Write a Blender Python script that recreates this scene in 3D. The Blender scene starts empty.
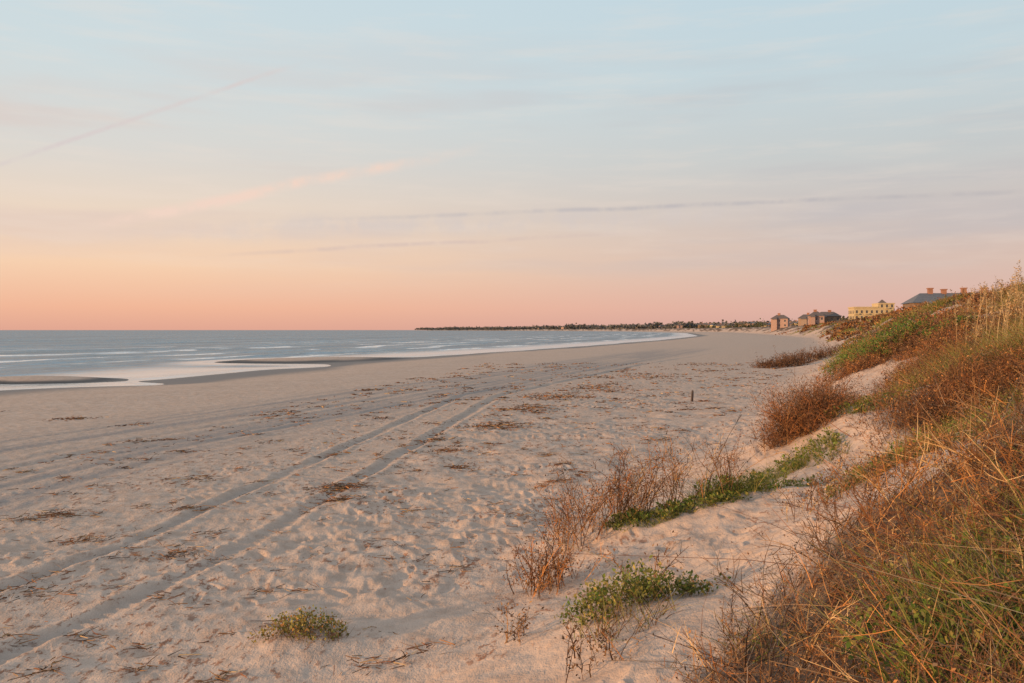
import bpy, math
import numpy as np
from mathutils import Vector
rng=np.random.default_rng(7)
def lin(c):
    return tuple(((v/255)/12.92 if v/255<=.04045 else ((v/255+.055)/1.055)**2.4) for v in c)
# ---------------------------------------------------------------- noise
def hsh(ix,iy,seed):
    h=(ix.astype(np.int64)*374761393+iy.astype(np.int64)*668265263+seed*974634777)&0xffffffff
    h=((h^(h>>13))*1274126177)&0xffffffff
    h=h^(h>>16)
    return h/4294967296.0
def vn(x,y,seed=0):
    ix=np.floor(x);iy=np.floor(y);fx=x-ix;fy=y-iy
    fx=fx*fx*fx*(fx*(fx*6-15)+10);fy=fy*fy*fy*(fy*(fy*6-15)+10)
    a=hsh(ix,iy,seed);b=hsh(ix+1,iy,seed);c=hsh(ix,iy+1,seed);d=hsh(ix+1,iy+1,seed)
    return (a*(1-fx)+b*fx)*(1-fy)+(c*(1-fx)+d*fx)*fy
def fbm(x,y,o=3,seed=0):
    s=0;a=.5;t=0
    for i in range(o):
        s=s+a*vn(x,y,seed+i*17);t+=a;a*=.5
        x,y=x*1.9+y*.6+3.1,y*1.9-x*.6+7.7
    return s/t
def sst(a,b,x):
    t=np.clip((x-a)/(b-a),0,1);return t*t*(3-2*t)
def table(pts,smooth):
    ys=np.array([p[0] for p in pts],float);xs=np.array([p[1] for p in pts],float)
    t=np.linspace(np.arcsinh(ys[0]/10),np.arcsinh(ys[-1]/10),3000)
    v=np.interp(np.sinh(t)*10,ys,xs)
    k=np.exp(-np.linspace(-2.5,2.5,smooth)**2);k/=k.sum()
    vp=np.concatenate([v[0]+(v[1]-v[0])*np.arange(-smooth,0),v,v[-1]+(v[-1]-v[-2])*np.arange(1,smooth+1)])
    v2=np.convolve(vp,k,'same')[smooth:-smooth]
    return lambda Y:np.interp(np.arcsinh(Y/10),t,v2)
toeX=table([(-30000,-2000),(-50,-24),(0,-3.9),(57,18.9),(127,47),(300,106),(500,154),(1000,262),(2000,330),(3000,200),(4000,-50),(6000,-640),(30000,-700)],61)
watX=table([(-30000,-3000),(-50,-62),(0,-46),(40,-34),(51,-30.7),(54.6,-27.4),(63.7,-24.9),(85,-21.2),(122,-9),(170,9.6),(300,52),(510,112),(1000,205),(2000,262),(3000,140),(4000,-100),(5500,-640),(6000,-700),(30000,-760)],41)
SEA=-0.6
rutR=table([(4,-5.0),(7.85,-4.73),(9.04,-4.38),(11.6,-3.75),(15,-3.35),(18.2,-2.93),(23.2,-2.4),(39,-.55),(73,11),(150,42)],160)
rutB=table([(4,-10),(15.9,-9.8),(21.3,-8.8),(26.8,-6.9),(39,-2.9),(56.7,3.4),(80,11),(150,36)],160)
RUTS=[(rutR,0,.036,.14),(rutR,-1.75,.033,.13),(rutB,0,.018,.13),(rutB,-1.7,.020,.13),(rutB,-.7,.014,.15),(rutB,-2.5,.017,.15),(rutB,-3.9,.014,.14),(rutB,1.0,.012,.2),(rutB,-5.4,.013,.14)]
PX=[-30,-3,0,2,4,7,10,15,25,60];PZ=[0,0,.12,.58,1.38,2.45,3.5,4.9,6.0,6.2]
sd=np.linspace(-30,60,1800);pz=np.interp(sd,PX,PZ);kk=np.hanning(45);kk/=kk.sum()
pz=np.convolve(np.pad(pz,22,mode='edge'),kk,'valid')
def sdist(X,Y):
    return .93*(X-toeX(Y))+ (fbm(X/5,Y/7,2,5)-.5)*1.6*sst(4,14,Y)
def height(X,Y,fine=True):
    X=np.asarray(X,float);Y=np.asarray(Y,float)
    q=X-watX(Y); s=sdist(X,Y)
    z=np.interp(q,[-400,-60,-12,0,6,15,25],[-9,-2.4,-.85,-.6,-.43,-.12,0])
    z=z+.50*np.exp(-(((X+37)/7.5)**2)**2-(((Y-60.0)/4.0)**2)**1.5)*sst(54,58,Y)-.22*np.exp(-((X+27.5-(Y-56)*.25)/5)**2-((Y-55.5)/2.2)**2)
    z=z+.50*np.exp(-(((X+27+(100-Y)*.25)/10)**2)**1.5-(((Y-101)/10)**2)**1.5)-.25*np.exp(-((X+25)/7)**2-((Y-84)/4)**2)
    z=z+(fbm(X/9,Y/22,2,9)-.5)*.10*sst(-30,4,q)*(1-sst(60,400,Y))
    lift=1+.20*sst(35,110,Y)*(1-sst(260,500,Y))
    z=z+np.interp(s,sd,pz)*lift
    m=sst(1.5,8,s)
    z=z+(fbm(X/7,Y/8,3,21)-.5)*2.4*m+(fbm(X/2.1,Y/2.1,2,31)-.5)*.6*sst(.5,4,s)
    z=z-.35*np.exp(-((X-5.2)/2.2)**2-((Y-11)/2.5)**2)
    for (a,b,r,h) in [(.95,6.9,.7,.16),(1.9,11.0,1.2,.22),(3.0,11.5,1.0,.18),(5.4,15.5,1.6,.35),(-1.95,7.9,.5,.10),(1.2,11.2,.8,.12),(3.0,6.2,1.5,.22)]:
        z=z+h*np.exp(-((X-a)**2+(Y-b)**2)/r**2)
    return z
def rutmask(X,Y):
    dz=np.zeros_like(X);mk=np.zeros_like(X)
    fade=(1-sst(70,140,Y))*sst(3,5,Y)
    for f,o,dp,w in RUTS:
        sl=(f(Y+.5)-f(Y-.5));d=(X-f(Y)-o)/np.sqrt(1+sl*sl)
        d=d+(fbm(Y/1.3,Y*0+o,2,3)-.5)*.14+(fbm(X/.25,Y/.25,2,4)-.5)*.07
        w=w*(1+.02*np.clip(Y-15,0,40))
        a=np.exp(-(d/w)**4);r=np.exp(-((np.abs(d)-w*1.7)/(.08))**2)
        vary=.40+1.15*fbm(X/1.2,Y/2.2,2,77)
        tread=1+.4*np.sin(Y*2*math.pi/.16+np.sign(d)*d*12)*(1-sst(12,22,Y))
        dz+=fade*vary*dp*(-a*tread+.5*r);mk=np.maximum(mk,a*fade*vary*min(1,dp/.034))
    return dz,mk
def footprints(X,Y,cell,seed,prob):
    cx=np.floor(X/cell);cy=np.floor(Y/cell);out=np.zeros_like(X)
    for i in(-1,0,1):
        for j in(-1,0,1):
            ax=cx+i;ay=cy+j
            px=(ax+.1+.8*hsh(ax,ay,seed))*cell;py=(ay+.1+.8*hsh(ax,ay,seed+1))*cell
            th=(hsh(ax,ay,seed+2)-.5)*2.2-.35;on=hsh(ax,ay,seed+3)<prob
            sz=.6+.7*hsh(ax,ay,seed+4)
            dx=X-px;dy=Y-py;u=(dx*np.cos(th)-dy*np.sin(th))/(.06*sz);v=(dx*np.sin(th)+dy*np.cos(th))/(.14*sz)
            r=np.sqrt(u*u+v*v)
            out+=on*(-np.exp(-r**3)+.38*np.exp(-((r-1.55)/.42)**2))*(.3+1.0*hsh(ax,ay,seed+5))
    return out
def fullheight(X,Y):
    z=height(X,Y)
    q=X-watX(Y);s=sdist(X,Y)
    dry=sst(8,20,q)
    near=(1-sst(45,80,np.hypot(X,Y)))
    rz,rm=rutmask(X,Y)
    walk=sst(-13,-4,s)*(1-sst(2,5,s)*.6)+.14
    corr=sst(-2.5,-1.9,X-rutR(Y))*(1-sst(.2,.8,X-rutR(Y)))
    walk=walk*(1-np.clip(rm*1.4,0,1)*.85)*(1-.45*corr)
    patch=sst(.38,.60,fbm(X/2.6,Y/3.5,2,61))
    z=z+rz*sst(6,14,q)
    wx=X+(fbm(X/.4,Y/.4,2,63)-.5)*.14;wy=Y+(fbm(X/.4,Y/.4,2,64)-.5)*.14
    z=z+near*dry*walk*(.15+.85*patch)*(.036*footprints(wx,wy,.47,101,.5)+.024*footprints(wx+.2,wy+.1,.33,151,.4))
    z=z+near*dry*((fbm(X/.22,Y/.22,3,41)-.5)*.050*(walk*(.3+.7*patch)+.15)+(fbm(X/.9,Y/.8,3,43)-.5)*.12*(walk+.05))
    return z,q,s,rm,walk
# ---------------------------------------------------------------- mesh utils
def make_mesh(name,co,quads,attrs=None,mat=None,smooth=True,colattrs=None):
    me=bpy.data.meshes.new(name)
    n=len(co);m=len(quads);k=quads.shape[1]
    me.vertices.add(n);me.vertices.foreach_set('co',np.ascontiguousarray(co,dtype=np.float32).ravel())
    me.loops.add(m*k);me.loops.foreach_set('vertex_index',np.ascontiguousarray(quads,dtype=np.int32).ravel())
    me.polygons.add(m);me.polygons.foreach_set('loop_start',np.arange(m,dtype=np.int32)*k)
    me.update(calc_edges=True)
    if smooth: me.polygons.foreach_set('use_smooth',np.ones(m,dtype=bool))
    for kx,v in (attrs or {}).items():
        a=me.attributes.new(kx,'FLOAT','POINT');a.data.foreach_set('value',np.ascontiguousarray(v,dtype=np.float32))
    for kx,v in (colattrs or {}).items():
        a=me.attributes.new(kx,'FLOAT_COLOR','POINT')
        c=np.ones((n,4),dtype=np.float32);c[:,:3]=v;a.data.foreach_set('color',c.ravel())
    o=bpy.data.objects.new(name,me);bpy.context.scene.collection.objects.link(o)
    if mat: me.materials.append(mat)
    return o
def fan(rr,aa):
    R,A=np.meshgrid(rr,aa,indexing='ij')
    X=R*np.sin(A);Y=R*np.cos(A)
    nr,na=R.shape
    i=np.arange(nr-1)[:,None]*na+np.arange(na)[None,:]
    j=np.arange(nr-1)[:,None]*na+(np.arange(na)[None,:]+1)%na
    q=np.stack([i,j,j+na,i+na],-1).reshape(-1,4)[:,::-1]
    return X.ravel(),Y.ravel(),q
class NT:
    def __init__(s,tree): s.t=tree;s.n=tree.nodes;s.l=tree.links
    def new(s,ty,**k):
        n=s.n.new(ty)
        for a,b in k.items(): setattr(n,a,b)
        return n
    def put(s,inp,v):
        if v is None: return
        if isinstance(v,bpy.types.NodeSocket): s.l.new(v,inp)
        else: inp.default_value=v
    def math(s,op,a,b=None,c=None,clamp=False):
        n=s.new('ShaderNodeMath',operation=op,use_clamp=clamp)
        for i,v in enumerate((a,b,c)): s.put(n.inputs[i],v)
        return n.outputs[0]
    def mix(s,f,a,b,bt='MIX'):
        n=s.new('ShaderNodeMix',data_type='RGBA',blend_type=bt)
        s.put(n.inputs[0],f)
        for i,v in((6,a),(7,b)):
            if not isinstance(v,bpy.types.NodeSocket): v=(*v[:3],1)
            s.put(n.inputs[i],v)
        return n.outputs[2]
    def noise(s,vec,scale,detail=3,rough=.55,dim='3D'):
        n=s.new('ShaderNodeTexNoise',noise_dimensions=dim);s.put(n.inputs['Vector'],vec)
        n.inputs['Scale'].default_value=scale;n.inputs['Detail'].default_value=detail;n.inputs['Roughness'].default_value=rough
        return n.outputs['Fac']
    def ss(s,a,b,v):
        n=s.new('ShaderNodeMapRange',interpolation_type='SMOOTHSTEP');s.put(n.inputs[0],v)
        n.inputs[1].default_value=a;n.inputs[2].default_value=b
        return n.outputs[0]
    def attr(s,name):
        return s.new('ShaderNodeAttribute',attribute_name=name).outputs
    def ramp(s,f,pts):
        n=s.new('ShaderNodeValToRGB');e=n.color_ramp.elements
        while len(e)<len(pts): e.new(.5)
        for el,(p,c) in zip(e,pts): el.position=p;el.color=(*c,1)
        s.put(n.inputs[0],f);return n.outputs[0]
    def vmul(s,vec,v):
        n=s.new('ShaderNodeVectorMath',operation='MULTIPLY');s.put(n.inputs[0],vec);n.inputs[1].default_value=v;return n.outputs[0]
def newmat(name):
    m=bpy.data.materials.new(name);m.use_nodes=True
    t=NT(m.node_tree);b=m.node_tree.nodes['Principled BSDF'];return m,t,b
# ---------------------------------------------------------------- sand
rr=[.3]
while rr[-1]<26000:
    r=rr[-1]
    d=r*.05 if r<2 else (r*.009 if r<5 else (min(r*r*.0007,.0065*r) if r<100 else r*.02))
    d=max(d,r*.0035) if r>=5 else d
    rr.append(r+d)
rr=np.array(rr)
aa=np.concatenate([np.linspace(-math.pi,-.66,60,endpoint=False),np.linspace(-.66,.70,900,endpoint=False),np.linspace(.70,math.pi,60,endpoint=False)])
X,Y,Q=fan(rr,aa)
z,q,s,rm,walk=fullheight(X,Y)
def vegcover(X,Y):
    s=sdist(X,Y)
    e=np.interp(X,[.4,.9,1.5,2.1,3.2,5.0,9,14],[0,5.0,5.8,6.3,7.0,7.8,8.3,8.6])
    nb=sst(-.4,.4,e-Y+(fbm(X,Y,2,81)-.5)*1.4)*sst(.4,.8,X)*sst(.3,1,Y)
    n=fbm(X/3.5,Y/4.5,3,83)
    th=np.interp(s,[2,5,8,14],[.66,.545,.475,.37])
    g=sst(0,.07,n-th)*sst(10,13,Y)*sst(2.2,3.6,s)
    return np.maximum(nb,g),nb,g
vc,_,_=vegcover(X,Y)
wet=1-sst(-.52,-.36,z+(fbm(X/3,Y/12,2,88)-.5)*.10)
wet[q>60]=0
dark=np.exp(-((X+37)/8)**2-((Y-60)/5)**2)+np.exp(-((X+27+(100-Y)*.25)/12)**2-((Y-101)/11)**2)
dark=sst(.2,.4,dark)*wet
sandm,t,b=newmat('beach_sand')
geo=t.new('ShaderNodeNewGeometry').outputs['Position']
n1=t.noise(geo,.35,3);n2=t.noise(geo,3.5,4,.6);n3=t.noise(geo,45,2,.7)
wa=t.attr('wet')[2]
col=t.mix(n1,(.45,.325,.255),(.57,.428,.345))
col=t.mix(t.ss(.35,.7,n2),col,t.mix(.45,col,(.31,.19,.13)))
col=t.mix(t.math('MULTIPLY',t.ss(.55,.75,n3),.4),col,(.25,.165,.12))
n5=t.noise(t.vmul(geo,(1,.5,1)),8,4,.75)
lit=t.math('MULTIPLY',t.math('MULTIPLY',t.ss(.54,.62,n5),t.ss(.42,.58,n1)),t.math('SUBTRACT',1,wa))
lit=t.math('MULTIPLY',lit,t.attr('litter')[2])
col=t.mix(t.math('MULTIPLY',lit,.85),col,(.23,.095,.05))
col=t.mix(t.math('MULTIPLY',t.attr('track')[2],.45,clamp=True),col,(.27,.225,.20))
col=t.mix(t.math('MULTIPLY',t.attr('swath')[2],.58),col,(.26,.22,.205))
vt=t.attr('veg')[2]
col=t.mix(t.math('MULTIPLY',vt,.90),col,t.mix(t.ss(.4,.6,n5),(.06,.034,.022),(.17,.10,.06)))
col=t.mix(wa,col,(.19,.160,.145))
col=t.mix(t.attr('darkwet')[2],col,(.055,.05,.05))
t.put(b.inputs['Base Color'],col)
t.put(b.inputs['Roughness'],t.math('SUBTRACT',.95,t.math('MULTIPLY',wa,.3)))
b.inputs['Specular IOR Level'].default_value=.12
bp=t.new('ShaderNodeBump');bp.inputs['Strength'].default_value=.9;bp.inputs['Distance'].default_value=.045
hb=t.math('ADD',t.math('MULTIPLY',n2,.9),t.math('MULTIPLY',n3,.14));hb=t.math('ADD',hb,t.math('MULTIPLY',n5,.5))
hb=t.math('MULTIPLY',hb,t.math('SUBTRACT',1,t.math('MULTIPLY',wa,.9)))
t.put(bp.inputs['Height'],hb);t.l.new(bp.outputs[0],b.inputs['Normal'])
sw=sst(-8.5,-5,X-rutB(Y))*(1-sst(.8,2.6,X-rutB(Y)))*(1-sst(90,160,Y))*sst(5,8,Y)*(sst(.35,.65,fbm((X-rutB(Y))/.35,Y/14,2,99))*1.1+.2)
litt=sst(-15,-7,s)*(1-sst(1,4,s)*.7)+.3*sst(-25,-10,s)
make_mesh('sand_beach',np.stack([X,Y,z],-1),Q,{'wet':wet,'veg':vc,'track':rm,'swath':np.clip(sw,0,1),'litter':np.clip(litt,0,1),'darkwet':dark},sandm)
# ---------------------------------------------------------------- sea
rs=[20.]
while rs[-1]<26000: rs.append(rs[-1]*1.0045 if rs[-1]<400 else rs[-1]*1.02)
rs=np.array(rs);as_=np.concatenate([np.linspace(-math.pi,-.75,60,endpoint=False),np.linspace(-.75,.5,600,endpoint=False),np.linspace(.5,math.pi,60,endpoint=False)])
X,Y,Q=fan(rs,as_);q=X-watX(Y)
zz=height(X,Y);depth=SEA-zz
wq=q+ (fbm(X/25,Y/40,2,55)-.5)*14
zw=SEA+np.where(depth>.1,1,0)*(.15*np.clip(np.sin(wq/9*2*math.pi),-.3,1)**3*sst(-6,-25,q)*sst(.38,.6,fbm(X/12,Y/25,2,57)))
foam=np.maximum(sst(.52,.88,np.sin(wq/15*2*math.pi+.9))*sst(.40,.52,fbm(X/8,Y/16,3,58))*sst(-9,-15,q)*(1-sst(60,130,-q)),
  np.exp(-((depth-.03)/.035)**2)*.8*sst(.4,.6,fbm(X/6,Y/6,2,59)))
foam*=1-sst(700,1800,Y)
seam,t,b=newmat('sea_water')
geo=t.new('ShaderNodeNewGeometry').outputs['Position']
mp=t.new('ShaderNodeMapping');t.put(mp.inputs[0],geo);mp.inputs['Rotation'].default_value=(0,0,math.radians(17));
g2=t.vmul(mp.outputs[0],(1.0,.35,1))
shal=t.attr('shallow')[2]
a1=t.noise(g2,.9,3,.6);a2=t.noise(g2,.12,4,.6);a3=t.noise(t.vmul(mp.outputs[0],(1,.12,1)),.06,4,.65)
col=t.mix(t.ss(.38,.62,a3),(.065,.112,.142),(.145,.205,.24))
col=t.mix(t.math('MULTIPLY',t.ss(.52,.62,a1),.6),col,(.025,.055,.078))
col=t.mix(shal,col,(.25,.235,.215))
fm=t.math('MULTIPLY',t.attr('foam')[2],t.ss(.30,.50,a1))
col=t.mix(fm,col,(.80,.76,.73))
bp=t.new('ShaderNodeBump');bp.inputs['Distance'].default_value=1.0
t.put(bp.inputs['Strength'],t.math('SUBTRACT',1,t.math('MULTIPLY',shal,.93)))
hb=t.math('ADD',t.math('MULTIPLY',a1,.6),t.math('MULTIPLY',a2,3.2));t.put(bp.inputs['Height'],hb)
df=t.new('ShaderNodeBsdfDiffuse');t.put(df.inputs['Color'],col);gs=t.new('ShaderNodeBsdfGlossy');gs.inputs['Roughness'].default_value=.18;gs.inputs['Color'].default_value=(.95,.97,1,1)
t.l.new(bp.outputs[0],df.inputs['Normal']);t.l.new(bp.outputs[0],gs.inputs['Normal'])
ms=t.new('ShaderNodeMixShader');t.put(ms.inputs[0],t.math('MULTIPLY',t.math('ADD',.33,t.math('MULTIPLY',shal,.47)),t.math('SUBTRACT',1,t.math('MULTIPLY',fm,.8))))
t.l.new(df.outputs[0],ms.inputs[1]);t.l.new(gs.outputs[0],ms.inputs[2]);t.l.new(ms.outputs[0],t.n['Material Output'].inputs[0])
make_mesh('sea_water',np.stack([X,Y,zw],-1),Q,{'shallow':1-sst(.10,.45,depth),'foam':np.clip(foam,0,1)},seam)
# ---------------------------------------------------------------- plants
plantm,t,b=newmat('plant_stems')
c=t.attr('col')[0];t.put(b.inputs['Base Color'],c);b.inputs['Roughness'].default_value=.8;b.inputs['Specular IOR Level'].default_value=.1
leafm,t,b=newmat('plant_leaves')
c=t.attr('col')[0];t.put(b.inputs['Base Color'],c);b.inputs['Roughness'].default_value=.7;b.inputs['Specular IOR Level'].default_value=.15
tr=t.new('ShaderNodeBsdfTranslucent');t.put(tr.inputs[0],c);ms=t.new('ShaderNodeMixShader');ms.inputs[0].default_value=.3
t.l.new(b.outputs[0],ms.inputs[1]);t.l.new(tr.outputs[0],ms.inputs[2]);t.l.new(ms.outputs[0],t.n['Material Output'].inputs[0])
class Acc:
    def __init__(s): s.v=[];s.f=[];s.c=[];s.n=0
    def ribbons(s,base,dirv,L,W,bend,K,col,taper=.85):
        N=len(base);tt=np.linspace(0,1,K+1)
        P=base[:,None,:]+dirv[:,None,:]*(L[:,None]*tt)[...,None]+bend[:,None,:]*(tt**2)[None,:,None]
        rv=rng.normal(size=(N,3));sv=np.cross(dirv,rv);sv/=np.linalg.norm(sv,axis=1,keepdims=True)+1e-9
        w=W[:,None]*.5*(1-taper*tt)
        A=P-sv[:,None,:]*w[...,None];B=P+sv[:,None,:]*w[...,None]
        V=np.stack([A,B],2).reshape(-1,3)
        i=(np.arange(N)[:,None]*(K+1)+np.arange(K)[None,:]).ravel()*2+s.n
        s.f.append(np.stack([i,i+1,i+3,i+2],-1));s.v.append(V);s.n+=len(V)
        s.c.append(np.repeat(col,(K+1)*2,axis=0));return P
    def leaves(s,cen,size,col,up=.4,asp=.5):
        N=len(cen);a=rng.normal(size=(N,3));a[:,2]=np.abs(a[:,2])*.6+up*.3;a/=np.linalg.norm(a,axis=1,keepdims=True)
        b2=np.cross(a,rng.normal(size=(N,3)));b2/=np.linalg.norm(b2,axis=1,keepdims=True)
        S=size[:,None]
        V=np.stack([cen,cen+a*S*.5+b2*S*asp*.5,cen+a*S,cen+a*S*.5-b2*S*asp*.5],1).reshape(-1,3)
        i=np.arange(N)*4+s.n;s.f.append(np.stack([i,i+1,i+2,i+3],-1));s.v.append(V);s.n+=len(V);s.c.append(np.repeat(col,4,axis=0))
    def build(s,name,mat=None):
        if s.n: return make_mesh(name,np.concatenate(s.v),np.concatenate(s.f),None,mat or plantm,False,{'col':np.concatenate(s.c)})
BROWN=[(.16,.08,.042),(.24,.125,.058),(.11,.058,.035),(.30,.165,.08)]
DKBR=[(.09,.045,.03),(.13,.07,.04),(.17,.085,.045)]
RUST=[(.32,.13,.045),(.23,.09,.04),(.38,.17,.06),(.14,.062,.035)]
STRAW=[(.46,.30,.15),(.38,.24,.12),(.50,.35,.19)]
OLIVE=[(.19,.18,.045),(.26,.22,.06),(.14,.15,.035),(.34,.26,.08)]
GREEN=[(.09,.14,.025),(.14,.18,.035),(.18,.21,.045),(.06,.09,.02)]
GREY=[(.16,.125,.10),(.23,.175,.14),(.12,.09,.07)]
def pick(p,N):
    p=np.array(p);c=p[rng.integers(0,len(p),N)];return c*(.7+.6*rng.random((N,1)))
def unit(v): return v/np.linalg.norm(v,axis=1,keepdims=True)
def gz(x,y): return fullheight(x,y)[0]
def ell(cx,cy,rx,ry,N,pw=.5):
    a=rng.random(N)*2*math.pi;r=rng.random(N)**pw;k=1+.25*np.sin(3*a+cx)+.15*np.sin(5*a+cy);return cx+rx*k*r*np.cos(a),cy+ry*k*r*np.sin(a)
def dome(x,y,cx,cy,rx,ry): return np.sqrt(np.clip(1.15-((x-cx)/rx)**2-((y-cy)/ry)**2,.12,1))
def twigs(acc,x,y,hgt,pal,width=.004,lean=.5,br=6,subl=.45,leaf=None,leafsize=.015,leafn=0,subbr=2,curl=.22):
    N=len(x)
    if N==0: return
    z=gz(x,y)-.02;base=np.stack([x,y,z],-1)
    d=rng.normal(size=(N,3))*lean;d[:,2]=1;d=unit(d)
    L=hgt*(.45+.75*rng.random(N));bend=rng.normal(size=(N,3))*(L*curl)[:,None];bend[:,2]=-np.abs(bend[:,2])*1.0
    width=np.broadcast_to(width,(N,))
    col=pick(pal,N);P=acc.ribbons(base,d,L,width*1.,bend,4,col,.6)
    tips=[P[:,-1]]
    if br:
        M=N*br;idx=np.repeat(np.arange(N),br);tv=.2+.75*rng.random(M)
        b0=base[idx]+d[idx]*(L[idx]*tv)[:,None]+bend[idx]*(tv**2)[:,None]
        dd=unit(d[idx]+rng.normal(size=(M,3))*.65);LL=L[idx]*subl*(.4+.9*rng.random(M))*(1.1-tv*.5)
        bb=rng.normal(size=(M,3))*(LL*.25)[:,None]
        P2=acc.ribbons(b0,dd,LL,width[idx]*.7,bb,3,col[idx]*(.85+.3*rng.random((M,1))),.7);tips.append(P2[:,-1]);tips.append(P2[:,2])
        if subbr:
            M2=M*subbr;i2=np.repeat(np.arange(M),subbr);tv=.3+.65*rng.random(M2)
            b1=b0[i2]+dd[i2]*(LL[i2]*tv)[:,None]+bb[i2]*(tv**2)[:,None]
            d3=unit(dd[i2]+rng.normal(size=(M2,3))*.7);L3=LL[i2]*.5*(.4+.8*rng.random(M2))
            acc.ribbons(b1,d3,L3,width[idx][i2]*.5,rng.normal(size=(M2,3))*(L3*.2)[:,None],2,col[idx][i2]*(.9+.3*rng.random((M2,1))),.6)
    if leaf is not None and leafn:
        T=np.concatenate(tips);k=rng.integers(0,len(T),leafn);cc=T[k]+rng.normal(size=(leafn,3))*hgt.mean()*.07
        acc.leaves(cc,leafsize*(.6+.8*rng.random(leafn)),pick(leaf,leafn))
def grass(acc,x,y,L,pal,width=.006,lean=.35,K=3,droop=.35):
    N=len(x)
    if N==0: return
    z=gz(x,y)-.02;d=rng.normal(size=(N,3))*lean;d[:,2]=1;d=unit(d)
    LL=L*(.5+.8*rng.random(N));bend=d*1.0;bend[:,2]=0;bend=bend*(LL*droop*1.5)[:,None]+rng.normal(size=(N,3))*(LL*.12)[:,None];bend[:,2]-=LL*droop*rng.random(N)
    acc.ribbons(np.stack([x,y,z],-1),d,LL,np.full(N,1.)*width,bend,K,pick(pal,N),.9)
def leafmat(acc,x,y,hgt,size,pal,n,stem=BROWN,asp=.6):
    k=rng.integers(0,len(x),n);z=gz(x,y)
    cc=np.stack([x[k],y[k],z[k]],-1)+rng.normal(size=(n,3))*np.array([.03,.03,.0])
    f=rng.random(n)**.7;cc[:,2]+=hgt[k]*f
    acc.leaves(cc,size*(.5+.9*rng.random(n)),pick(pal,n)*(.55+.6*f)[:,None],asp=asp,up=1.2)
    d=rng.normal(size=(len(x),3))*.5;d[:,2]=1;d=unit(d)
    acc.ribbons(np.stack([x,y,z-.01],-1),d,hgt*1.1,np.full(len(x),.004),rng.normal(size=(len(x),3))*.03,2,pick(stem,len(x)))
# --- near dune scrub
A=Acc();x=.4+8.5*rng.random(9500);y=1.2+8.8*rng.random(9500);_,nb,_=vegcover(x,y);k=(nb>rng.random(len(x))*.5+.1)&(np.hypot(x,y)>2.0)
x=x[k];y=y[k];h=(.18+.46*sst(.3,.7,fbm(x/.9,y/.9,2,91)))*(.6+.4*nb[k])
dd=np.hypot(x,y);wd=.0038+.0008*dd
tone=fbm(x/.7,y/.7,2,97)+rng.normal(size=len(x))*.06
m=tone<.52;twigs(A,x[m],y[m],h[m],DKBR+BROWN+GREY,wd[m],.65,5,.55,DKBR+BROWN,.020,20000,1,.4)
m=~m;twigs(A,x[m],y[m],h[m]*1.05,RUST+STRAW[:1]+BROWN,wd[m],.6,5,.5,RUST+BROWN,.020,16000,1,.4)
m=rng.random(len(x))<.2;xx=x[m];yy=y[m];twigs(A,xx,yy,h[m]*1.5,GREY+STRAW+RUST+BROWN,.0068,.7,2,.5,None,.01,0,0,.6)
A.build('brown_dune_scrub')
A=Acc();x=.8+8*rng.random(24000);y=1.2+8*rng.random(24000);_,nb,_=vegcover(x,y);n=fbm(x/.9,y/.9,2,93)
k=(nb>.6)&(n+(x-3)*.03-(y-4)*.05>.57)&(np.hypot(x,y)>1.9);x=x[k];y=y[k]
grass(A,x,y,np.full(len(x),.36),OLIVE+STRAW+GREEN[:3],.008,.5,3)
x,y=ell(2.9,4.1,1.0,.9,2000);grass(A,x,y,np.full(len(x),.56),GREEN[:3]+OLIVE+STRAW[:1],.010,.45,4)
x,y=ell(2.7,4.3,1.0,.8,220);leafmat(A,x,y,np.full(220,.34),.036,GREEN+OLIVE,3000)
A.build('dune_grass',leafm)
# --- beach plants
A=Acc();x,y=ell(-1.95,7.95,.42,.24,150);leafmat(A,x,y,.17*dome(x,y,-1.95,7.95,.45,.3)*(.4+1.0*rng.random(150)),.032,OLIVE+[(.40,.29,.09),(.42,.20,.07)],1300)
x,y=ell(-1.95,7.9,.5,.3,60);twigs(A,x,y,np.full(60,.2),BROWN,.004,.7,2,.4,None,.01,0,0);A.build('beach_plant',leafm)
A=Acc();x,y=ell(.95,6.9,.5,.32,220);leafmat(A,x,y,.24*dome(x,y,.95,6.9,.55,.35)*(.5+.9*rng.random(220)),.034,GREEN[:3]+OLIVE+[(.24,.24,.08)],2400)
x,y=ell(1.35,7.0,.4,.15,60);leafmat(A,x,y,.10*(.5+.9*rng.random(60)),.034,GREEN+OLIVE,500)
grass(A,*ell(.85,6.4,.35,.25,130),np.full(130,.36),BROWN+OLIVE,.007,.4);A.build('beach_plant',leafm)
for i,(cx,cy,rx,ry,N,h,p) in enumerate([(.36,9.1,.40,.3,60,.70,RUST+BROWN),(.95,11.0,.55,.5,80,.95,RUST+BROWN),(2.0,11.3,.9,.55,100,1.1,RUST+BROWN+STRAW[:1]),(1.25,8.0,.2,.2,9,.5,BROWN),(.1,7.0,.2,.2,10,.35,BROWN),(.55,5.9,.3,.25,14,.35,BROWN),(3.6,9.3,.6,.4,40,.5,BROWN+STRAW[:1]),(4.3,8.9,.6,.4,30,.5,RUST+BROWN)]):
    A=Acc();x,y=ell(cx,cy,rx,ry,N);twigs(A,x,y,np.full(N,h),p,.012,.28,6,.30,p,.028,N*16,1);A.build('beach_twig_bush')
A=Acc()
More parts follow.
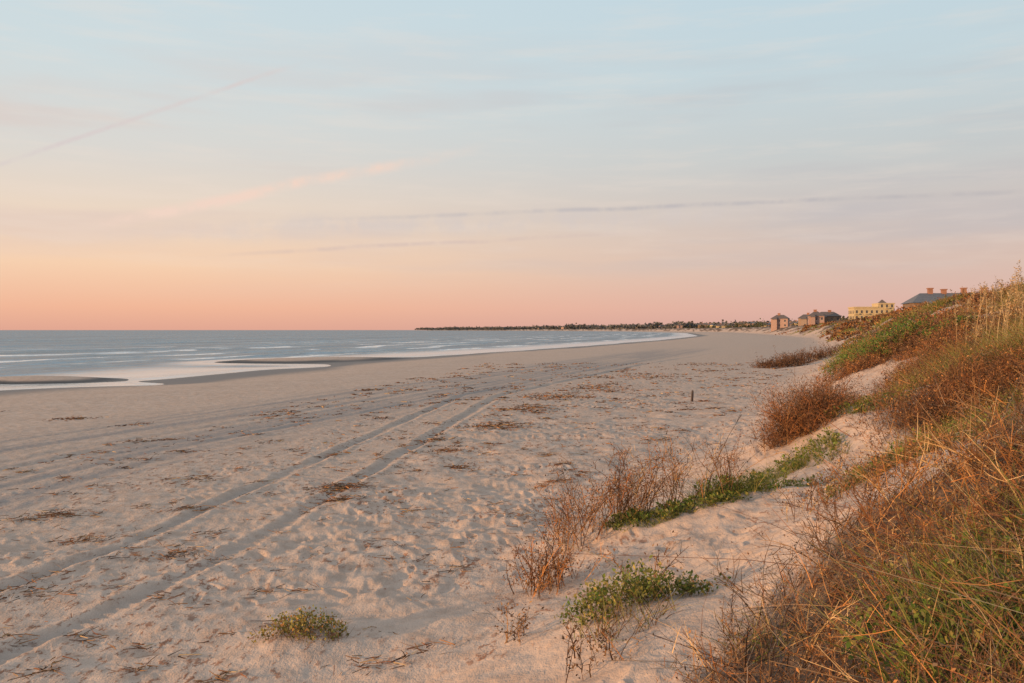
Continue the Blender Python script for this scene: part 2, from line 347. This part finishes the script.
for cx,cy,rx,ry,N,L in [(2.0,10.9,.9,.3,1500,.14),(2.95,11.4,.55,.4,700,.36),(3.6,12.0,.7,.5,600,.2),(4.6,13.6,.8,.5,1000,.22),(5.0,9.8,1.0,.4,1000,.24),(4.4,9.9,.6,.35,700,.2),(6.6,12,1.1,.5,1300,.28),(8.2,16.5,1.0,.6,1300,.35),(6.3,14.6,.7,.4,700,.25)]:
    grass(A,*ell(cx,cy,rx,ry,N),np.full(N,L),OLIVE+GREEN[:3]+[(.30,.24,.07)],.010,.5)
    k=int(N*.06);x,y=ell(cx,cy,rx,ry,k);leafmat(A,x,y,np.full(k,L*.7),.05,OLIVE+GREEN[:3],int(N*.7))
A.build('dune_grass',leafm)
# --- mid dune shrubs : domed clumps
def clump(A,cx,cy,rx,ry,N,h,pal,w,leafk=14,leafs=.03,lean=.55,br=5,subbr=1):
    x,y=ell(cx,cy,rx,ry,N);hh=h*dome(x,y,cx,cy,rx*1.05,ry*1.05)
    twigs(A,x,y,hh,pal,w,lean,br,.5,pal,leafs,N*leafk,subbr)
A=Acc()
for cx,cy,rx,ry,N,h in [(5.25,15.3,.62,.6,520,.95),(5.9,16.2,.5,.5,220,.7),(6.9,18.2,.8,.6,260,.7),(7.4,13.3,1.1,.6,400,.55),(9.0,14.3,1.1,.7,320,.6),(10.2,20.5,1.2,1.0,340,.8),(8.6,19.8,.9,.8,240,.65),(12.2,24,1.4,1.4,340,.9)]:
    clump(A,cx,cy,rx,ry,N,h,DKBR+BROWN[:2]+RUST[:2],.011,18)
A.build('dune_shrub')
for (cx,cy,rx,ry,h) in [(17.0,38.5,2.3,1.8,1.3),(14.6,32,1.2,1.1,.8),(15.4,29.5,1.0,.8,.6)]:
    A=Acc();x,y=ell(cx,cy,rx,ry,220);twigs(A,x,y,h*dome(x,y,cx,cy,rx,ry),OLIVE,.015,.6,5,.5,[(.12,.20,.04),(.10,.16,.03),(.17,.23,.05),(.07,.11,.03)],.10,6500);A.build('green_shrub',leafm)
# scattered cover over the whole dune field
A=Acc();B=Acc()
N=13000;r=11*np.exp(rng.random(N)*math.log(520/11));a=np.arctan(.26+.46*rng.random(N));x=r*np.sin(a);y=r*np.cos(a)
_,_,g=vegcover(x,y);k=g>rng.random(N)*.7+.1;x=x[k];y=y[k];r=r[k]
pal=fbm(x/5,y/6,2,95)+rng.normal(size=len(x))*.04;typ=rng.random(len(x))
s_=1+r/90;RX=(.3+.5*rng.random(len(x)))*s_;RY=RX*(.7+.5*rng.random(len(x)));HH=(.25+.55*rng.random(len(x))**1.5)*np.minimum(1.7,s_)
PT=.515
for lo,hi in((10,20),(20,40),(40,80),(80,160),(160,560)):
    rb=(r>=lo)&(r<hi);w=max(.009,(lo*hi)**.5*.00055);nb_=18 if hi<=40 else 10
    for (m,P_) in ((rb&(pal<PT)&(typ<.45),DKBR+BROWN),(rb&(pal<PT)&(typ>=.45)&(typ<.85),RUST+DKBR[:1]),(rb&(pal<PT)&(typ>=.85),GREY+BROWN[:2])):
        k=np.repeat(np.nonzero(m)[0],nb_)
        if len(k)==0: continue
        xx,yy=ell(x[k],y[k],RX[k],RY[k],len(k));twigs(A,xx,yy,HH[k]*dome(xx,yy,x[k],y[k],RX[k],RY[k]),P_,w,.6,4,.5,P_,w*3.5,len(k)*11,1 if hi<=40 else 0)
    for (m,P_) in ((rb&(pal>=PT)&(typ<.6),OLIVE+GREEN[:3]),(rb&(pal>=PT)&(typ>=.6),STRAW+RUST[:2]+OLIVE)):
        k=np.repeat(np.nonzero(m)[0],nb_*9)
        if len(k)==0: continue
        xx,yy=ell(x[k],y[k],RX[k],RY[k],len(k));grass(B,xx,yy,HH[k]*.9*dome(xx,yy,x[k],y[k],RX[k],RY[k]),P_,w,.5,2)
A.build('dune_shrub');B.build('dune_grass',leafm)
A=Acc()
for cx,cy,rx,ry,N,h in [(20.5,66,1.6,1.3,140,.9),(22.5,69,1.3,1.2,100,1.2),(25.5,74,1.8,1.5,130,1.3),(28.5,76,1.3,1.5,90,1.3)]:
    clump(A,cx,cy,rx,ry,N,h,DKBR,.035,12,.1)
A.build('dune_shrub')
# sea oats on crest
A=Acc()
for cx,cy,N in [(12.0,20.4,14),(12.9,22.3,22),(14.2,24.3,26),(16.2,27.5,20),(17.5,29,18),(19,31,14),(20,36,14),(24,44,16)]:
    x,y=ell(cx,cy,1.0,.9,N);z=gz(x,y);d=rng.normal(size=(N,3))*.12;d[:,2]=1;d=unit(d);L=1.1+.7*rng.random(N);bend=np.zeros((N,3));bend[:,0]=.22*rng.random(N);bend[:,2]=-.1
    P=A.ribbons(np.stack([x,y,z],-1),d,L,np.full(N,.02),bend,5,pick(STRAW,N),.5)
    for tt in range(14):
        f=(.76+.018*tt);c=P[:,0]+d*(L*f)[:,None]+bend*(f*f);A.leaves(c+rng.normal(size=(N,3))*.02,np.full(N,.085),pick(STRAW,N),asp=.4)
    grass(A,*ell(cx,cy,1.1,1,N*25),np.full(N*25,.6),STRAW+OLIVE,.014,.4)
A.build('sea_oats',leafm)
# ---------------------------------------------------------------- wrack
W=[(-7.4,13.7,.6,.3,220),(-5.4,14.3,.5,.2,90),(-3.3,16.2,.55,.4,330),(-3.0,14.8,.4,.2,130),(-.4,26,1.0,.8,420),(.5,32,1.3,1.3,400),(2.0,38,1.6,1.8,420),(4.5,44,2,2.5,380),(-1.6,21,.6,.4,130),(-2.1,23,.5,.4,140),(.75,16,.4,.25,90),(-5.6,9.6,.7,.25,110),(-4.5,11.4,.4,.2,110),(-15,29,.8,.4,120),(-6.4,17,.6,.3,60),(9,55,2,3,240),(-1.2,18.5,.3,.2,80),(-20,32,.7,.4,70),(-12,27,.5,.3,50),(.5,13,.7,.7,60),(-1.0,7.3,.5,.2,60),(-6.2,12.2,.5,.2,90)]
for i in range(900):
    yy=7+70*rng.random()**1.4;s0=-.3-10*rng.random()*(1+yy/40);W.append((toeX(yy)+s0,yy,(.06+.22*rng.random())*(1+yy/30),(.05+.10*rng.random())*(1+yy/30),int(4+22*rng.random()**2)))
W=np.array(W);k=np.repeat(np.arange(len(W)),W[:,4].astype(int));N=len(k)
A=Acc();x=W[k,0]+W[k,2]*rng.normal(size=N)*.5;y=W[k,1]+W[k,3]*rng.normal(size=N)*.6+.25*(x-W[k,0]);z=gz(x,y)+.008+.03*rng.random(N)**2
a=rng.random(N)*math.pi*2;d=unit(np.stack([np.cos(a),np.sin(a)*.7,rng.normal(size=N)*.12],-1))
A.ribbons(np.stack([x,y,z],-1),d,.04+.15*rng.random(N),np.maximum(.010,W[k,1]*.0008),rng.normal(size=(N,3))*np.array([.04,.04,.01]),2,pick(RUST+BROWN+DKBR+STRAW[:1],N)*.85,.4)
A.build('seaweed_wrack')
# ---------------------------------------------------------------- simple solids
def solidmat(name,c,rough=.8,var=.15,scale=1.5,metal=0):
    m,t,b=newmat(name);g=t.new('ShaderNodeNewGeometry').outputs['Position'];n=t.noise(g,scale,2)
    t.put(b.inputs['Base Color'],t.mix(n,tuple(v*(1-var*2) for v in c),tuple(min(1,v*(1+var*2)) for v in c)));b.inputs['Roughness'].default_value=rough;return m
M={'stucco':solidmat('cream_stucco',(.46,.35,.20)),'tan':solidmat('tan_siding',(.30,.21,.16)),'pink':solidmat('pink_siding',(.34,.22,.185)),'brown':solidmat('brown_shingle_wall',(.20,.13,.09)),
 'roof':solidmat('slate_roof',(.11,.11,.125)),'roofb':solidmat('brown_roof',(.12,.09,.08)),'win':solidmat('window_glass',(.06,.06,.07),.15),'brick':solidmat('brick',(.30,.14,.09)),'trim':solidmat('white_trim',(.6,.56,.5))}
def boxes(name,L,mat,parent):
    v=[];f=[]
    for (x0,x1,y0,y1,z0,z1) in L:
        k=len(v);v+=[(x0,y0,z0),(x1,y0,z0),(x1,y1,z0),(x0,y1,z0),(x0,y0,z1),(x1,y0,z1),(x1,y1,z1),(x0,y1,z1)]
        f+=[[k+i for i in q] for q in((3,2,1,0),(4,5,6,7),(0,1,5,4),(1,2,6,5),(2,3,7,6),(3,0,4,7))]
    me=bpy.data.meshes.new(name);me.from_pydata(v,[],f);me.materials.append(mat);o=bpy.data.objects.new(name,me);bpy.context.scene.collection.objects.link(o);o.parent=parent;return o
def roofs(name,L,mat,parent):
    v=[];f=[]
    for (x0,x1,y0,y1,z0,h,inset) in L:
        k=len(v);ym=(y0+y1)/2
        v+=[(x0,y0,z0),(x1,y0,z0),(x1,y1,z0),(x0,y1,z0),(x0+inset,ym,z0+h),(x1-inset,ym,z0+h)]
        f+=[[k+i for i in q] for q in((0,1,5,4),(2,3,4,5),(1,2,5),(3,0,4),(3,2,1,0))]
    me=bpy.data.meshes.new(name);me.from_pydata(v,[],f);me.materials.append(mat);o=bpy.data.objects.new(name,me);bpy.context.scene.collection.objects.link(o);o.parent=parent;return o
def house(name,x,y,z,w,d,floors,wall,roof,rot=0,rh=3.,chim=1,wings=True,inset=None,fh=3.1,cw=.8):
    e=bpy.data.objects.new(name,None);bpy.context.scene.collection.objects.link(e);e.location=(x,y,z);e.rotation_euler=(0,0,rot)
    H=floors*fh
    WL=[(-w/2,w/2,-d/2,d/2,-3,H)];RL=[(-w/2-.5,w/2+.5,-d/2-.5,d/2+.5,H+.003,rh,(d*.4 if inset is None else inset))];win=[];tr=[]
    if wings:
        WL.append((-w*.38,-w*.12,-d/2-2.2,-d/2+.003,-3,H-.6));RL.append((-w*.38-.3,-w*.12+.3,-d/2-2.6,-d/2+1.5,H-.597,rh*.6,w*.08))
    n=max(3,int(w/2.8))
    for fl in range(floors):
        zb=fl*fh+.9
        for i in range(n):
            cx=-w/2+(i+.5)*w/n
            yf=-d/2
            if wings and -w*.38-.7<cx<-w*.12+.7:
                if not(-w*.38+.7<cx<-w*.12-.7) or fl==floors-1: continue
                yf=-d/2-2.2
            win.append((cx-.5,cx+.5,yf-.04,yf+.05,zb,zb+1.45));tr.append((cx-.62,cx+.62,yf-.10,yf+.04,zb-.14,zb-.003))
        m=max(2,int(d/3.5))
        for i in range(m):
            cy=-d/2+(i+.5)*d/m;win.append((-w/2-.04,-w/2+.05,cy-.5,cy+.5,zb,zb+1.45))
    boxes('walls',WL,wall,e);roofs('roof',RL,roof,e);boxes('windows',win,M['win'],e);boxes('sills',tr,M['trim'],e)
    ch=[]
    for i in range(chim):
        cx=-w*.4+(i+.35+.3*rng.random())*w*.8/max(1,chim);t_=H+rh+.6+.5*rng.random();ch.append((cx-cw,cx+cw,-.5,.7,H+.2,t_));ch.append((cx-cw-.15,cx+cw+.15,-.65,.85,t_+.003,t_+.22))
    if ch: boxes('chimneys',ch,M['brick'],e)
    return e
def gzs(x,y): return float(height(np.array([x]),np.array([y]))[0])
def hotel(x,y,rot):
    e=bpy.data.objects.new('beach_hotel',None);bpy.context.scene.collection.objects.link(e);e.location=(x,y,5);e.rotation_euler=(0,0,rot)
    W=[(-10,2,-6,6,-3,9.6),(2.003,10,-6,6,-3,11.6)];boxes('walls',W,M['stucco'],e)
    boxes('parapet',[(-10.3,2,-6.3,6.3,9.603,10.2),(2.003,10.3,-6.3,6.3,11.603,12.1)],M['stucco'],e)
    win=[];bal=[]
    for fl in range(4):
        for i in range(8):
            cx=-8.7+i*2.5
            if fl==3 and cx<2: continue
            win.append((cx-.45,cx+.45,-6.05,-5.9,fl*3+.8,fl*3+2.3));bal.append((cx-1,cx+1,-7,-6.003,fl*3+.1,fl*3+.7) if i%2==0 else (cx-.8,cx+.8,-6.15,-6.0,fl*3+.4,fl*3+.55))
        for i in range(4): win.append((-10.05,-9.9,-5+i*3,-3.8+i*3,fl*3+.6,fl*3+2.3)) if fl<3 else None
    boxes('windows',win,M['win'],e);boxes('balconies',bal,M['stucco'],e)
    roofs('stair_tower_roof',[(3.5,7.5,-2,2,12.103,2.0,1.9)],M['roofb'],e)
hotel(190,450,math.radians(-8))
house('slate_roof_house',104.5,200,3.1,21,11,2,M['brown'],M['roof'],math.radians(-12),2.4,4,True,3,3.1,.5)
cols=['tan','pink','brown','stucco']
for i,(x,y,w,f,wl) in enumerate([(178,480,13,2,'brown'),(168,470,8,2,'pink'),(196,560,14,2,'tan'),(183,580,11,2,'pink')]):
    house('beach_house',x,y,4.5,w,9,f,M[wl],M['roofb'],math.radians(-10-5*i),2.6,1)
for i in range(22):
    yy=680+ i*70+rng.random()*30; x=toeX(yy)+40+rng.random()*45*(yy/1000)
    house('beach_house',x,yy,4.0,11+9*rng.random(),10,int(2+rng.integers(0,2)),M[cols[i%4]],M['roofb'] if i%3 else M['roof'],math.radians(-40*rng.random()),3,1,True)
for i in range(9):
    yy=2500+i*360+rng.random()*150;x=toeX(yy)+90
    house('beach_house',x,yy,2.,22+25*rng.random(),14,int(2+rng.integers(0,3)),M[['tan','brown','pink'][i%3]],M['roofb'],rng.random(),3.5,0,False)
# ---------------------------------------------------------------- distant trees
A=Acc()
def treeband(y0,y1,off,spread,Nt,hh,ls,pal,nl,f=toeX):
    u=rng.random(Nt);yy=y0*np.exp(u*math.log(y1/y0));xx=f(yy)+off+spread*rng.random(Nt)*(1+yy/2500)
    H=hh*(.6+.7*rng.random(Nt))*(.6+.8*fbm(yy/150,yy*0,2,33));
    A.ribbons(np.stack([xx,yy,np.full(Nt,3.)],-1),np.tile([0.,0,1],(Nt,1)),H*.7,np.full(Nt,hh*.06),rng.normal(size=(Nt,3))*.5,2,pick(GREY,Nt))
    k=np.repeat(np.arange(Nt),nl);d=rng.normal(size=(len(k),3));d=unit(d)*(rng.random((len(k),1))**.4)
    c=np.stack([xx[k],yy[k],3+H[k]*.55],-1)+d*np.stack([H[k]*.5,H[k]*.5,H[k]*.42],-1)
    A.leaves(c,ls*(.6+.8*rng.random(len(k))),pick(pal,len(k)),asp=.8)
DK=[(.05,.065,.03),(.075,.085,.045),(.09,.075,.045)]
HAZED=[(.10,.10,.10),(.13,.115,.11),(.12,.12,.12)]  # aerial haze mixed into the leaf colours of the farthest trees
treeband(240,620,60,60,130,7,1.1,DK,70)
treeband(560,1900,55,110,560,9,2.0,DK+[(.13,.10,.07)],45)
treeband(1900,4200,50,200,1500,14,6,HAZED,22)
treeband(3800,6300,15,150,1300,12,7,HAZED,18,watX)
A.build('distant_trees')
# ---------------------------------------------------------------- post
def lathe(name,prof,loc,mat,n=10,tilt=(0,0,0)):
    v=[];f=[]
    for i,(r,z_) in enumerate(prof):
        for j in range(n):
            a=2*math.pi*j/n;rr_=r*(1+.08*math.sin(3*a+i));v.append((rr_*math.cos(a),rr_*math.sin(a),z_))
    for i in range(len(prof)-1):
        for j in range(n): f.append((i*n+j,i*n+(j+1)%n,(i+1)*n+(j+1)%n,(i+1)*n+j))
    f.append(tuple((len(prof)-1)*n+j for j in range(n)))
    me=bpy.data.meshes.new(name);me.from_pydata(v,[],f);me.materials.append(mat);o=bpy.data.objects.new(name,me);bpy.context.scene.collection.objects.link(o);o.location=loc;o.rotation_euler=tilt;return o
lathe('wooden_post',[(.06,-.3),(.056,0),(.05,.25),(.048,.40),(.04,.45),(.02,.47)],(7.5,35.4,gzs(7.5,35.4)),solidmat('weathered_wood',(.07,.05,.045),.9,.3,9),10,(.04,.05,0))
# ---------------------------------------------------------------- world
AZ=math.radians(-116);EL=math.radians(6)
w=bpy.data.worlds.new('World');bpy.context.scene.world=w;w.use_nodes=True
t=NT(w.node_tree);bg=t.n['Background']
d=t.new('ShaderNodeTexCoord').outputs['Generated'];sp=t.new('ShaderNodeSeparateXYZ');t.put(sp.inputs[0],d);sx,sy,sz=sp.outputs
hl=t.math('SQRT',t.math('ADD',t.math('MULTIPLY',sx,sx),t.math('MULTIPLY',sy,sy)))
az=t.math('DIVIDE',sx,t.math('MAXIMUM',hl,.001))
L_=t.ramp(sz,[(0,lin((224,166,146))),(.025,lin((240,182,152))),(.07,lin((245,206,174))),(.12,lin((236,213,192))),(.19,lin((218,214,208))),(.28,lin((206,218,221))),(.40,lin((199,217,225))),(1,lin((180,198,214)))])
R_=t.ramp(sz,[(0,lin((212,168,158))),(.025,lin((220,176,164))),(.07,lin((214,186,174))),(.12,lin((205,191,185))),(.19,lin((197,201,201))),(.28,lin((195,211,217))),(.40,lin((191,213,224))),(1,lin((172,194,214)))])
col=t.mix(t.ss(-.45,.5,az),L_,R_)
mp=t.new('ShaderNodeMapping');t.put(mp.inputs[0],d);mp.inputs['Rotation'].default_value=(0,math.radians(-4),0);mp.inputs['Scale'].default_value=(1.6,1.6,14)
cn=t.noise(mp.outputs[0],1.6,4,.5);cm=t.math('MULTIPLY',t.ss(.44,.68,cn),t.math('MULTIPLY',t.ss(.02,.12,sz),t.math('SUBTRACT',1,t.ss(.20,.36,sz))))
col=t.mix(t.math('MULTIPLY',cm,.50),col,t.mix(t.ss(-.4,.3,az),lin((220,198,190)),lin((186,183,188))))
cm2=t.math('MULTIPLY',t.ss(.45,.72,t.noise(mp.outputs[0],4.5,4,.6)),t.ss(.03,.10,sz));col=t.mix(t.math('MULTIPLY',cm2,.18),col,lin((240,222,208)))
nn=t.noise(d,7,2);fine=t.noise(d,30,3,.65);nnc=t.math('SUBTRACT',nn,.5);ff=t.math('ADD',.35,t.ss(.35,.65,fine))
def trail(col,p,q,wd,color,amt,f0,f1,nz=.004):
    a=Vector(p).normalized();b=Vector(q).normalized();n=a.cross(b).normalized();along=(b-a*a.dot(b)).normalized()
    def dot(v):
        m=t.new('ShaderNodeVectorMath',operation='DOT_PRODUCT');t.put(m.inputs[0],d);m.inputs[1].default_value=v;return m.outputs['Value']
    dist=dot(n);ang=t.math('ARCTAN2',dot(along),dot(a));A_=a.angle(b)
    dd=t.math('ABSOLUTE',t.math('ADD',dist,t.math('MULTIPLY',nnc,nz*3)))
    core=t.math('SUBTRACT',1,t.ss(0,wd,dd));f=t.math('MULTIPLY',core,t.math('MULTIPLY',t.ss(-f0,f0,ang),t.math('SUBTRACT',1,t.ss(A_-f1,A_+f1,ang))))
    f=t.math('MULTIPLY',f,ff);f=t.math('MULTIPLY',f,amt,clamp=True)
    return t.mix(f,col,color)
col=trail(col,(-.606,1,.193),(-.28,1,.302),.0040,lin((216,204,202)),.62,.03,.06,.0014)
col=trail(col,(-.47,1,.127),(-.12,1,.197),.010,lin((240,212,196)),.85,.05,.12,.005)
col=trail(col,(-.10,1,.134),(.62,1,.163),.0042,lin((182,177,180)),.58,.25,.2,.0025)
col=trail(col,(-.30,1,.090),(.1,1,.112),.004,lin((208,186,180)),.40,.1,.2,.003)
col=trail(col,(-.35,1,.115),(.35,1,.14),.022,lin((208,198,196)),.40,.2,.3,.010)
sund=Vector((math.sin(AZ)*math.cos(EL),math.cos(AZ)*math.cos(EL),math.sin(EL)))
m=t.new('ShaderNodeVectorMath',operation='DOT_PRODUCT');t.put(m.inputs[0],d);m.inputs[1].default_value=sund
gl=t.ss(.1,1,m.outputs['Value']);
sky=t.new('ShaderNodeTexSky',sky_type='NISHITA');sky.sun_disc=False;sky.sun_elevation=EL;sky.sun_rotation=AZ
nish=t.new('ShaderNodeVectorMath',operation='SCALE');t.put(nish.inputs[0],sky.outputs[0]);nish.inputs['Scale'].default_value=.005
tot=t.mix(1.0,col,nish.outputs[0],'ADD')
tot=t.mix(t.math('MULTIPLY',gl,.25),tot,(1.1,.72,.5),'ADD')
t.put(bg.inputs[0],tot);bg.inputs[1].default_value=1.0
sl=bpy.data.lights.new('sun','SUN');sl.energy=5.0;sl.angle=math.radians(1.0);sl.color=(1,.60,.28)
so=bpy.data.objects.new('sun',sl);bpy.context.scene.collection.objects.link(so);so.rotation_euler=sund.to_track_quat('Z','Y').to_euler()
# ---------------------------------------------------------------- camera
cd=bpy.data.cameras.new('camera');cd.sensor_width=36;cd.lens=850/1024*36;cd.clip_start=.05;cd.clip_end=60000
co=bpy.data.objects.new('camera',cd);bpy.context.scene.collection.objects.link(co);co.location=(0,0,3.0)
co.rotation_euler=(math.radians(90)-math.atan(11.5/850),0,0);bpy.context.scene.camera=co
sc=bpy.context.scene;sc.view_settings.view_transform='Standard';sc.view_settings.look='None';sc.view_settings.exposure=0
